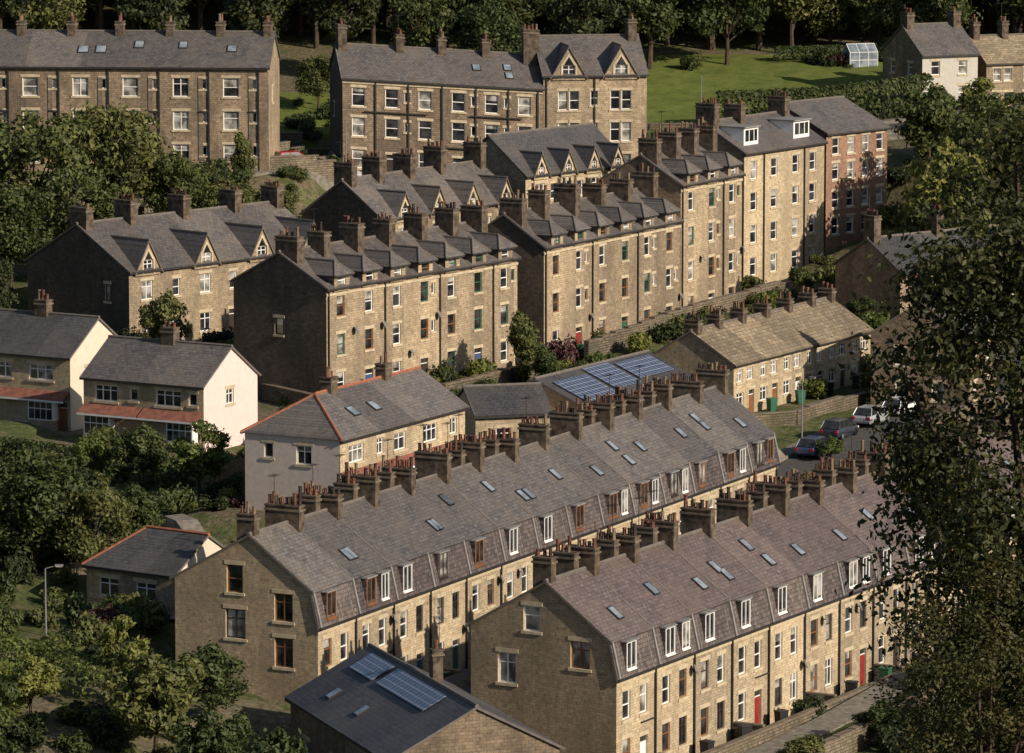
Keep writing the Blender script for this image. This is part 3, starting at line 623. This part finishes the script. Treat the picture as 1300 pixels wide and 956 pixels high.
stonewall('garden_wall',[(-9.4,297.2),(4,324.5),(19.5,356)],.9,.3)
for (x0,y0,ddx,ddy,n,nx_,ny_) in ((6,286,.4848,.8746,13,.8746,-.4848),(-11.6,298,.4384,.8988,14,.8988,-.4384)):
    for i in range(1,n):
        px=x0+ddx*5*i; py=y0+ddy*5*i
        if i%2: stonewall('garden_wall',[(px+nx_*.1,py+ny_*.1),(px+nx_*2.1,py+ny_*2.1)],1.0,.25)
stonewall('stone_wall',[(12,279),(25,302),(45,338)],1.3,dz=-3)
def fence(pts,h=1.5):
    P=resample(pts,.16); mb=MB()
    for i,p in enumerate(P):
        z=gz(p.x,p.y); t=(P[min(i+1,len(P)-1)]-P[max(i-1,0)]).normalized(); d=Vector((t.x,t.y,0)); n=Vector((-t.y,t.x,0))
        mb.ob((p.x,p.y,z),d,Z,n,-.065,.065,-.3,h,-.01,.01,'timber')
        if i%12==0: mb.ob((p.x,p.y,z),d,Z,n,-.05,.05,-.3,h+.1,.02,.12,'timber')
    mb.obj('timber_fence')
fence([(-6,376),(-1,383)]); fence([(-3,372),(2,379)]); fence([(5,384),(9,391)]); fence([(-21,350),(-17,357)]); fence([(8,400),(13,408)])
# ------------------------------------------------------------------ foliage
def leafarr(rng,pos,out,ls):
    n=len(pos); nr=out+rng.normal(size=(n,3))*.55; nr/=np.linalg.norm(nr,axis=1)[:,None]+1e-9
    r=rng.normal(size=(n,3)); t=np.cross(nr,r); t/=np.linalg.norm(t,axis=1)[:,None]+1e-9; b=np.cross(nr,t)
    s=(ls*rng.uniform(.6,1.35,n))[:,None]
    v=np.stack([pos-t*s,pos-b*s*.55+nr*s*.12,pos+t*s,pos+b*s*.55+nr*s*.12],1)
    return v.reshape(-1,3)
def foliage_mesh(name,lv,mat,mb=None):
    nv=len(lv); faces=np.arange(nv).reshape(-1,4)
    V=lv.tolist(); F=faces.tolist(); M=[0]*len(F); mats=[mat]
    if mb:
        o=len(V); V+=mb.v; F+=[[o+i for i in f] for f in mb.f]; M+=[1]*len(mb.f); mats.append('bark')
    me=bpy.data.meshes.new(name); me.from_pydata(V,[],F)
    for q in mats: me.materials.append(MATS[q])
    me.polygons.foreach_set('material_index',M); me.update(); return me
def tree_mesh(name,seed,height,r,base,ncl,nl,ls,mat,cr=(.26,.42),shape=1.0,stray=.12):
    rng=np.random.default_rng(seed); cz=(height+base)/2; rz=(height-base)/2
    d=rng.normal(size=(ncl,3)); d/=np.linalg.norm(d,axis=1)[:,None]
    rad=rng.uniform(.2,1.1,ncl)**.5*.8
    C=d*rad[:,None]*np.array([r,r,rz]); 
    if shape<1: C[:,:2]*=(1-(1-shape)*(C[:,2:3]/rz+1)/2)
    C[:,2]+=cz; R=r*rng.uniform(cr[0],cr[1],ncl)
    P=[];O=[]
    for c,q in zip(C,R):
        k=int(nl*(q/(r*.34))**2); dd=rng.normal(size=(k,3)); dd[:,2]+=.25; dd/=np.linalg.norm(dd,axis=1)[:,None]
        sq=rng.uniform(.7,1.25,3)*np.array([1,1,.8])
        p=c+dd*(q*np.where(rng.uniform(size=k)<stray,rng.uniform(1.,1.5,k),rng.uniform(.5,1.08,k)))[:,None]*sq; P.append(p); O.append(dd)
    lv=leafarr(rng,np.concatenate(P),np.concatenate(O),ls)
    mb=MB(); top=Vector((rng.uniform(-.3,.3),rng.uniform(-.3,.3),cz))
    mid=Vector((rng.uniform(-.2,.2),0,base+.3)); tr=max(.06,height*.02)
    mb.tube((0,0,-1),mid,tr*1.3,tr*.9,'bark'); mb.tube(mid,top,tr*.9,tr*.4,'bark')
    for i in range(min(ncl,18)):
        s=mid.lerp(top,rng.uniform(0,.9)); mb.tube(s,Vector(C[i]),tr*.38,tr*.1,'bark',5)
    return foliage_mesh(name,lv,mat,mb)
TM={}
for i in range(4): TM['big%d'%i]=tree_mesh('tree',100+i,12,4.8,1.6,48,240,.24,'leaf',(.17,.36))
for i in range(4): TM['wood%d'%i]=tree_mesh('woodtree',140+i,16,4.8,2.6,42,190,.32,'leaf_dark',(.18,.36))
for i in range(2): TM['woodl%d'%i]=tree_mesh('woodtree',150+i,16,4.8,2.6,42,190,.3,'leaf',(.18,.36))
for i in range(2): TM['mid%d'%i]=tree_mesh('midtree',110+i,6,2.3,.7,26,220,.16,'leaf',(.2,.38))
for i in range(2): TM['bri%d'%i]=tree_mesh('brighttree',120+i,6,2.2,.7,26,220,.16,'leaf_bright',(.2,.38))
TM['pur']=tree_mesh('purpletree',130,4,1.6,.5,14,200,.14,'leaf_purple')
TM['pop']=tree_mesh('poplar',131,7,1.3,.5,20,200,.16,'leaf',(.4,.6),.5)
TM['con']=tree_mesh('conifer',132,8,1.8,.3,30,180,.17,'leaf_dark',(.3,.45),.1)
def shrub_mesh(seed,mat):
    rng=np.random.default_rng(seed); P=[];O=[]
    for i in range(8):
        c=np.array([rng.uniform(-.6,.6),rng.uniform(-.6,.6),rng.uniform(.25,.9)]); q=rng.uniform(.25,.55); k=110
        dd=rng.normal(size=(k,3)); dd/=np.linalg.norm(dd,axis=1)[:,None]; P.append(c+dd*(q*rng.uniform(.5,1.25,k))[:,None]); O.append(dd)
    return foliage_mesh('shrub',leafarr(rng,np.concatenate(P),np.concatenate(O),.13),mat)
SH=[shrub_mesh(1,'leaf'),shrub_mesh(2,'leaf'),shrub_mesh(3,'leaf_bright'),shrub_mesh(4,'leaf_dark'),shrub_mesh(6,'leaf'),shrub_mesh(5,'leaf_purple')]
def place(name,me,x,y,s=1,sz=None,parent=None,dz=0):
    o=bpy.data.objects.new(name,me); COL.objects.link(o); o.location=(x,y,gz(x,y)-.1+dz); o.rotation_euler=(0,0,random.uniform(0,6.28)); o.scale=(s,s,sz or s)
    if parent: o.parent=parent
    return o
random.seed(77)
wood=bpy.data.objects.new('woodland',None); COL.objects.link(wood)
WK=['wood0','wood1','wood2','wood3','wood0','wood2','woodl0','woodl1']
for row,(yy,sp) in enumerate(((527,5.5),(534,5.5),(541,5.5),(549,6),(559,6.5),(571,7.5),(585,8),(600,9))):
    x=-75+random.uniform(0,4)
    while x<78:
        y=yy+random.uniform(-3,3)
        if not(row<1 and 27<x<41): place('tree',TM[random.choice(WK)],x,y,random.uniform(.75,1.25),random.uniform(.7,1.2),parent=wood)
        x+=sp*random.uniform(.7,1.2)
for (n,k,x,y,s,sz) in [
 ('broadleaf_tree','wood0',-26,512,.8,.8),('broadleaf_tree','woodl1',-9,506,.75,.7),('broadleaf_tree','big2',-2,503,.9,.9),('broadleaf_tree','wood2',7,508,.8,.8),('broadleaf_tree','woodl0',14,517,.9,.8),
 ('broadleaf_tree','big1',22,519,1,1.0),('broadleaf_tree','woodl1',29,524,.8,.75),('broadleaf_tree','wood0',-36,506,.8,.8),('broadleaf_tree','woodl0',-46,504,.8,.8),('broadleaf_tree','wood3',-56,506,.9,.9),('broadleaf_tree','wood0',-17,512,.9,.9),
 ('broadleaf_tree','big1',-19,496,.5,.5),('broadleaf_tree','big0',44,520,.9,.9),('broadleaf_tree','wood3',52,525,.9,.8),('broadleaf_tree','woodl0',60,520,.9,.8),('broadleaf_tree','big2',38,524,.8,.9),('broadleaf_tree','big3',33,527,.8,.8),
 ('broadleaf_tree','big0',-41,432,1.15,1.15),('broadleaf_tree','big1',-34,438,1.1,1.1),('broadleaf_tree','big2',-48,440,1.1,1.1),('broadleaf_tree','big3',-37,425,1.0,.85),('broadleaf_tree','big0',-29,437,.8,.75),('broadleaf_tree','big2',-46,420,.9,.9),('broadleaf_tree','big1',-42,422,.8,.8),
 ('broadleaf_tree','mid0',-24.5,440,1.1,1.0),('broadleaf_tree','mid1',-26,447,1.2,1.0),('broadleaf_tree','mid1',-21,443,1,.8),('copper_beech','pur',-25.5,443,1.1,1.2),
 ('poplar_tree','pop',-24,450,.8,1),('conifer_tree','con',-41,405,.9,1),('conifer_tree','con',-43,409,.8,.8),
 ('broadleaf_tree','mid0',-27.5,399,.9,1.05),('broadleaf_tree','bri0',-21.5,347,1.1,1.0),('broadleaf_tree','mid0',-26,351,.9,.8),('broadleaf_tree','bri1',-29.5,352,.7,.6),
 ('broadleaf_tree','big3',-31,324,.85,.72),('broadleaf_tree','big0',-36.5,326,.95,.85),('broadleaf_tree','big1',-27,323,.6,.6),('broadleaf_tree','big2',-38,315,.8,.7),('broadleaf_tree','mid1',-24.5,329,1,.9),('broadleaf_tree','bri1',-33,334,1,.9),
 ('broadleaf_tree','bri0',-22.5,288,.9,1.0),('broadleaf_tree','mid0',-17.5,286,1.1,.9),('broadleaf_tree','mid1',-20,279,1.3,1.2),('broadleaf_tree','mid0',-30,279,1,.9),('broadleaf_tree','mid1',-16.5,274,1.0,1.1),('broadleaf_tree','bri1',-27.5,284,.8,.7),('broadleaf_tree','mid0',-13,268,1.2,1.35),('broadleaf_tree','mid1',-9.5,264,1.1,1.2),
 ('poplar_tree','pop',0.8,396,.9,.85),('poplar_tree','pop',2.6,393.5,.8,.6),('broadleaf_tree','mid1',15.5,407,.8,.65),('broadleaf_tree','mid0',-9,377,.6,.5),('broadleaf_tree','mid0',18,412,.8,.6),
 ('broadleaf_tree','bri1',39,449,1.9,2.1),('broadleaf_tree','big3',43,455,1.1,1.05),('broadleaf_tree','mid0',36.5,447,1.4,1.4),('broadleaf_tree','bri0',41,440,1.6,1.6),('broadleaf_tree','big1',50,450,1.2,1.1),('broadleaf_tree','big0',55,470,1.1,1.),('broadleaf_tree','mid1',39,472,1.6,1.5),('broadleaf_tree','bri0',44,475,1.6,1.5),
 ('broadleaf_tree','mid0',29.5,421,.7,.6),('broadleaf_tree','mid1',-3,364,.7,.55),('broadleaf_tree','mid0',32,374,.8,.7),('broadleaf_tree','bri1',24,378,.5,.4),
 ('broadleaf_tree','mid0',17,287,.7,.5),('broadleaf_tree','mid1',22,295,.8,.5),('broadleaf_tree','bri0',28,306,.8,.55),('broadleaf_tree','mid0',33,315,.8,.55),('broadleaf_tree','mid1',14,281,.7,.45)]:
    place(n,TM[k],x,y,s,sz)
def blocked(x,y,m=.9):
    for (fx,fy,a,L,W,b,sl) in FOOT:
        dx=x-fx; dy=y-fy; lx=dx*math.cos(a)+dy*math.sin(a); ly=-dx*math.sin(a)+dy*math.cos(a)
        if -m<lx<L+m and -m<ly<W+m: return True
    for pts,w in ROADS:
        for i in range(len(pts)-1):
            a=Vector(pts[i]); b=Vector(pts[i+1]); d=b-a; t=max(0,min(1,(Vector((x,y))-a).dot(d)/d.length_squared))
            if (Vector((x,y))-a-d*t).length<w+.3: return True
    return False
for (x0,x1,y0,y1,n) in [(-18,2,352,402,240),(2,18,378,424,170),(-46,-17,338,364,110),(-32,-14,437,470,110),(-40,-14,388,408,60),(20,34,402,446,90),(-44,-20,298,335,140),(-44,-20,278,286,40),(-5,14,364,384,60),(18,44,340,384,110),(-32,-14,470,500,50),(32,60,484,500,60),(12,40,516,524,12),(30,55,420,480,90),(-30,-5,262,286,50),(12,50,276,330,150),(-6,12,446,466,30),(12,20,455,480,30)]:
    for i in range(n):
        x=random.uniform(x0,x1); y=random.uniform(y0,y1)
        if not blocked(x,y): s=random.uniform(.45,1.5); place('garden_shrub',random.choice(SH if random.random()<.3 else SH[:5]),x,y,s,s*random.uniform(.7,1.3))
def hedge(name,pts,w,h,mat,n,ls=.16,z0=0):
    rng=np.random.default_rng(len(pts)*n); P=[];O=[]; R=resample(pts,1.); seg=len(R)-1
    for i in range(seg):
        a,b=R[i],R[i+1]; d=(b-a); nn=Vector((-d.y,d.x)).normalized(); z=gz(a.x,a.y)+z0
        t=rng.uniform(0,1,n); ang=rng.uniform(-1.9,1.9,n); e=.6
        su=np.sign(np.sin(ang))*np.abs(np.sin(ang))**e; cu=np.sign(np.cos(ang))*np.abs(np.cos(ang))**e
        off=su*w/2*rng.uniform(.85,1.1,n); zz_=h*.5+cu*h*.5*rng.uniform(.88,1.08,n)
        P.append(np.stack([a.x+d.x*t+nn.x*off,a.y+d.y*t+nn.y*off,z+zz_],1)); O.append(np.stack([nn.x*np.sin(ang),nn.y*np.sin(ang),np.cos(ang)],1))
    me=foliage_mesh(name,leafarr(rng,np.concatenate(P),np.concatenate(O),ls),mat); COL.objects.link(bpy.data.objects.new(name,me))
hedge('ivy_hedge',[(20,492),(30,493),(41,496)],1.8,3.2,'leaf',260,.2,.6)
hedge('ivy',[(20,491.6),(30,492.6),(40,495.5)],.9,4.5,'leaf_dark',200,.2,-3.2)
hedge('hedge',[(-45,298),(-34,295.5),(-27,292),(-23,286)],2.2,2.3,'leaf_bright',280,.14)
hedge('hedge',[(-44,289),(-36,287),(-28,284)],1.8,1.9,'leaf_bright',240,.14)
hedge('hedge',[(-44,364),(-36,361),(-28,355)],1,1.4,'leaf',200,.13)
hedge('hedge',[(27,520),(34,521)],1.2,1.6,'leaf',200,.16)
hedge('hedge',[(-12,381.5),(-6,390.5)],1,1.5,'leaf',200,.13)
fg=tree_mesh('foreground_tree',200,31.5,5.4,4.5,125,680,.125,'leaf_near',(.14,.3),stray=.2)
o=bpy.data.objects.new('broadleaf_tree',fg); COL.objects.link(o); o.location=(15.8,150,gz(15.8,150)-1)
o=bpy.data.objects.new('broadleaf_tree',fg); COL.objects.link(o); o.location=(20.2,154,gz(20.2,154)); o.rotation_euler=(0,0,2); o.scale=(1,1,.93)
o=bpy.data.objects.new('broadleaf_tree',fg); COL.objects.link(o); o.location=(13.9,145,gz(13.9,145)-1); o.rotation_euler=(0,0,4); o.scale=(.62,.62,.52)
# ------------------------------------------------------------------ vehicles
def car(x,y,rot,mat,van=False):
    mb=MB()
    sec=[(-2.05,.70,.45,.72),(-1.95,.80,.3,.88),(-1.2,.86,.22,.93),(0,.87,.2,.93),(1.0,.86,.22,.9),(1.75,.8,.26,.78),(2.05,.66,.38,.62)]
    if van: sec=[(s[0]*1.12,s[1]*1.05,s[2],s[3]*1.12) for s in sec]
    def ring(s): 
        X_,h,zb,zt=s; return [(X_,-h*.92,zb),(X_,-h,zb+.15),(X_,-h,(zb+zt)/2+.1),(X_,-h*.9,zt),(X_,h*.9,zt),(X_,h,(zb+zt)/2+.1),(X_,h,zb+.15),(X_,h*.92,zb)]
    rs=[ring(s) for s in sec]
    for i in range(len(rs)-1):
        for j in range(8): mb.poly([rs[i][j],rs[i][(j+1)%8],rs[i+1][(j+1)%8],rs[i+1][j]],mat)
    mb.poly(rs[0],mat); mb.poly(rs[-1],mat)
    t=1.05 if van else 1; hh=1.95 if van else 1.43; b=1.0 if van else .92
    lo=[(-1.85*t,.76),(1.05*t,.76)]; hi=[(-1.45*t if not van else -2.0,.62),(.3*t,.62)]
    lo4=[(lo[0][0],-.77,b),(lo[1][0],-.77,b),(lo[1][0],.77,b),(lo[0][0],.77,b)]; hi4=[(hi[0][0],-.62,hh),(hi[1][0],-.62,hh),(hi[1][0],.62,hh),(hi[0][0],.62,hh)]
    mb.box(hi[0][0]-.02,hi[1][0]+.02,-.63,.63,hh,hh+.04,mat)
    for i in range(4):
        mb.poly([lo4[i],lo4[(i+1)%4],hi4[(i+1)%4],hi4[i]],'glass')
    for sy in(-1,1):
        for xx in (lo[0][0],(lo[0][0]+lo[1][0])/2-.1,lo[1][0]):
            f=(xx-lo[0][0])/(lo[1][0]-lo[0][0]); xh=hi[0][0]+(hi[1][0]-hi[0][0])*f
            mb.tube((xx,sy*.775,b),(xh,sy*.63,hh),.045,.045,mat,5)
        for xx in (-1.28*t,1.3*t):
            mb.tube((xx,sy*.66,.32),(xx,sy*.89,.32),.32,.32,'tyre',14); mb.tube((xx,sy*.89,.32),(xx,sy*.9,.32),.19,.18,'hub',10)
        mb.box(1.7*t,1.98*t,sy*.62-.13,sy*.62+.13,.58,.72,'lampglass'); mb.box(-2.08*t,-1.96*t,sy*.64-.12,sy*.64+.12,.62,.82,'taillight')
        mb.box(.75*t,.95*t,sy*.93-.08,sy*.93+.08,.92,1.04,mat)
    mb.box(2.03*t,2.07*t,-.25,.25,.4,.52,'white_paint'); 
    o=mb.obj('parked_van' if van else 'parked_car',None,(x,y,gz(x,y)+.07),math.radians(rot))
for c in [(-19.9,459.6,28,'car_red'),(-14.6,462.6,25,'car_white'),(-8,464.8,12,'car_silver'),(14,482.6,50,'car_white',True),(19.6,485.8,12,'car_silver'),(25,489,5,'car_dark'),
          (25.2,386,62,'car_dark'),(28.0,390.5,62,'car_silver'),(30.6,395,62,'car_white'),(33.5,400,62,'car_silver'),(23.0,380,62,'car_blue'),(-24.8,334,300,'car_silver'),(-36,343.5,175,'car_dark'),(4,317,64,'car_dark'),(-1,306.5,64,'car_silver'),(10,329,64,'car_red')]: car(*c)
def lamp(x,y,h=6.5,rot=0):
    mb=MB(); mb.tube((0,0,-.5),(0,0,h),.07,.04,'lamp_metal',8); mb.tube((0,0,h),(.7,0,h+.2),.03,.025,'lamp_metal',6); mb.box(.6,1.1,-.1,.1,h+.16,h+.26,'lamp_metal'); mb.box(.65,1.05,-.08,.08,h+.12,h+.16,'lampglass')
    mb.obj('street_lamp',None,(x,y,gz(x,y)),rot)
lamp(18.3,489,5.8,-1.6); lamp(-15.3,465.5,5.5,-1.5); lamp(22.2,384,5,-.5); lamp(-28.5,305,4.2,0); lamp(13,350,6,0)
def bin_(x,y,mt):
    mb=MB(); 
    b4=[(-.24,-.28,0),(.24,-.28,0),(.24,.28,0),(-.24,.28,0)]; t4=[(-.29,-.34,1),(.29,-.34,1),(.29,.34,1),(-.29,.34,1)]
    for i in range(4): mb.poly([b4[i],b4[(i+1)%4],t4[(i+1)%4],t4[i]],mt)
    mb.box(-.31,.31,-.38,.36,1.0,1.07,mt); mb.tube((-.25,.3,.1),(.25,.3,.1),.1,.1,'tyre',8); mb.tube((-.25,.4,1.0),(.25,.4,1.0),.025,.025,mt,5)
    mb.obj('wheelie_bin',None,(x,y,gz(x,y)+.03),random.uniform(0,6))
random.seed(9)
for (x0,y0,ddx,ddy,nx_,ny_,n) in ((6,286,.4848,.8746,.8746,-.4848,12),(-11.6,298,.4384,.8988,.8988,-.4384,13),(17.3,392,.5,.866,.866,-.5,5),(-14.2,385,.57,.82,.82,-.57,5),(2.6,410,.5,.866,.866,-.5,5)):
    for i in range(n):
        s=5*i+4.4; bin_(x0+ddx*s+nx_*1.1,y0+ddy*s+ny_*1.1,random.choice(['bin_black','green_paint','bin_black','bin_black']))
mb=MB()
for x in (0,1,2,3):
    mb.tube((x,0,0),(x,0,1.6),.04,.04,'white_paint',4); mb.tube((x,2.2,0),(x,2.2,1.6),.04,.04,'white_paint',4); mb.tube((x,0,1.6),(x,1.1,2.4),.04,.04,'white_paint',4); mb.tube((x,2.2,1.6),(x,1.1,2.4),.04,.04,'white_paint',4)
for y,z in((0,1.6),(2.2,1.6),(1.1,2.4),(0,.05),(0,.8)): mb.tube((0,y,z),(3,y,z),.04,.04,'white_paint',4)
mb.poly([(0,.0,0),(3,0,0),(3,0,1.6),(0,0,1.6)],'skylight_glass'); mb.poly([(0,0,1.6),(3,0,1.6),(3,1.1,2.4),(0,1.1,2.4)],'skylight_glass'); mb.poly([(0,2.2,1.6),(3,2.2,1.6),(3,1.1,2.4),(0,1.1,2.4)],'skylight_glass')
mb.poly([(0,0,0),(0,2.2,0),(0,2.2,1.6),(0,1.1,2.4),(0,0,1.6)],'skylight_glass'); mb.poly([(3,0,0),(3,2.2,0),(3,2.2,1.6),(3,1.1,2.4),(3,0,1.6)],'skylight_glass'); mb.poly([(0,2.2,0),(3,2.2,0),(3,2.2,1.6),(0,2.2,1.6)],'skylight_glass')
mb.obj('greenhouse',None,(34.5,517,gz(35,517)),.3)
# ------------------------------------------------------------------ light, world, camera
el=math.radians(27); phi=math.radians(37)
sv=Vector((math.cos(phi)*math.cos(el),-math.sin(phi)*math.cos(el),math.sin(el)))
sl=bpy.data.lights.new('sun','SUN'); sl.energy=5.0; sl.angle=math.radians(.5); sl.color=(1,.885,.73)
so=bpy.data.objects.new('sun',sl); COL.objects.link(so); so.rotation_euler=sv.to_track_quat('Z','Y').to_euler(); so.location=(100,-100,200)
w=bpy.data.worlds.new('World'); S.world=w; w.use_nodes=True; nt=w.node_tree
sk=nt.nodes.new('ShaderNodeTexSky'); sk.sky_type='NISHITA'; sk.sun_disc=False; sk.sun_elevation=el; sk.sun_rotation=math.atan2(sv.x,sv.y)
bg=nt.nodes['Background']; bg.inputs[1].default_value=.08; nt.links.new(sk.outputs[0],bg.inputs[0])
cam=bpy.data.cameras.new('camera'); co=bpy.data.objects.new('camera',cam); COL.objects.link(co); S.camera=co
cam.sensor_width=36; cam.lens=36*6440/1300; cam.clip_start=1; cam.clip_end=6000
co.location=(0,0,75); co.rotation_euler=(math.radians(90)-math.atan(.141),0,0)
S.view_settings.view_transform='Standard'; S.view_settings.look='None'; S.view_settings.exposure=0
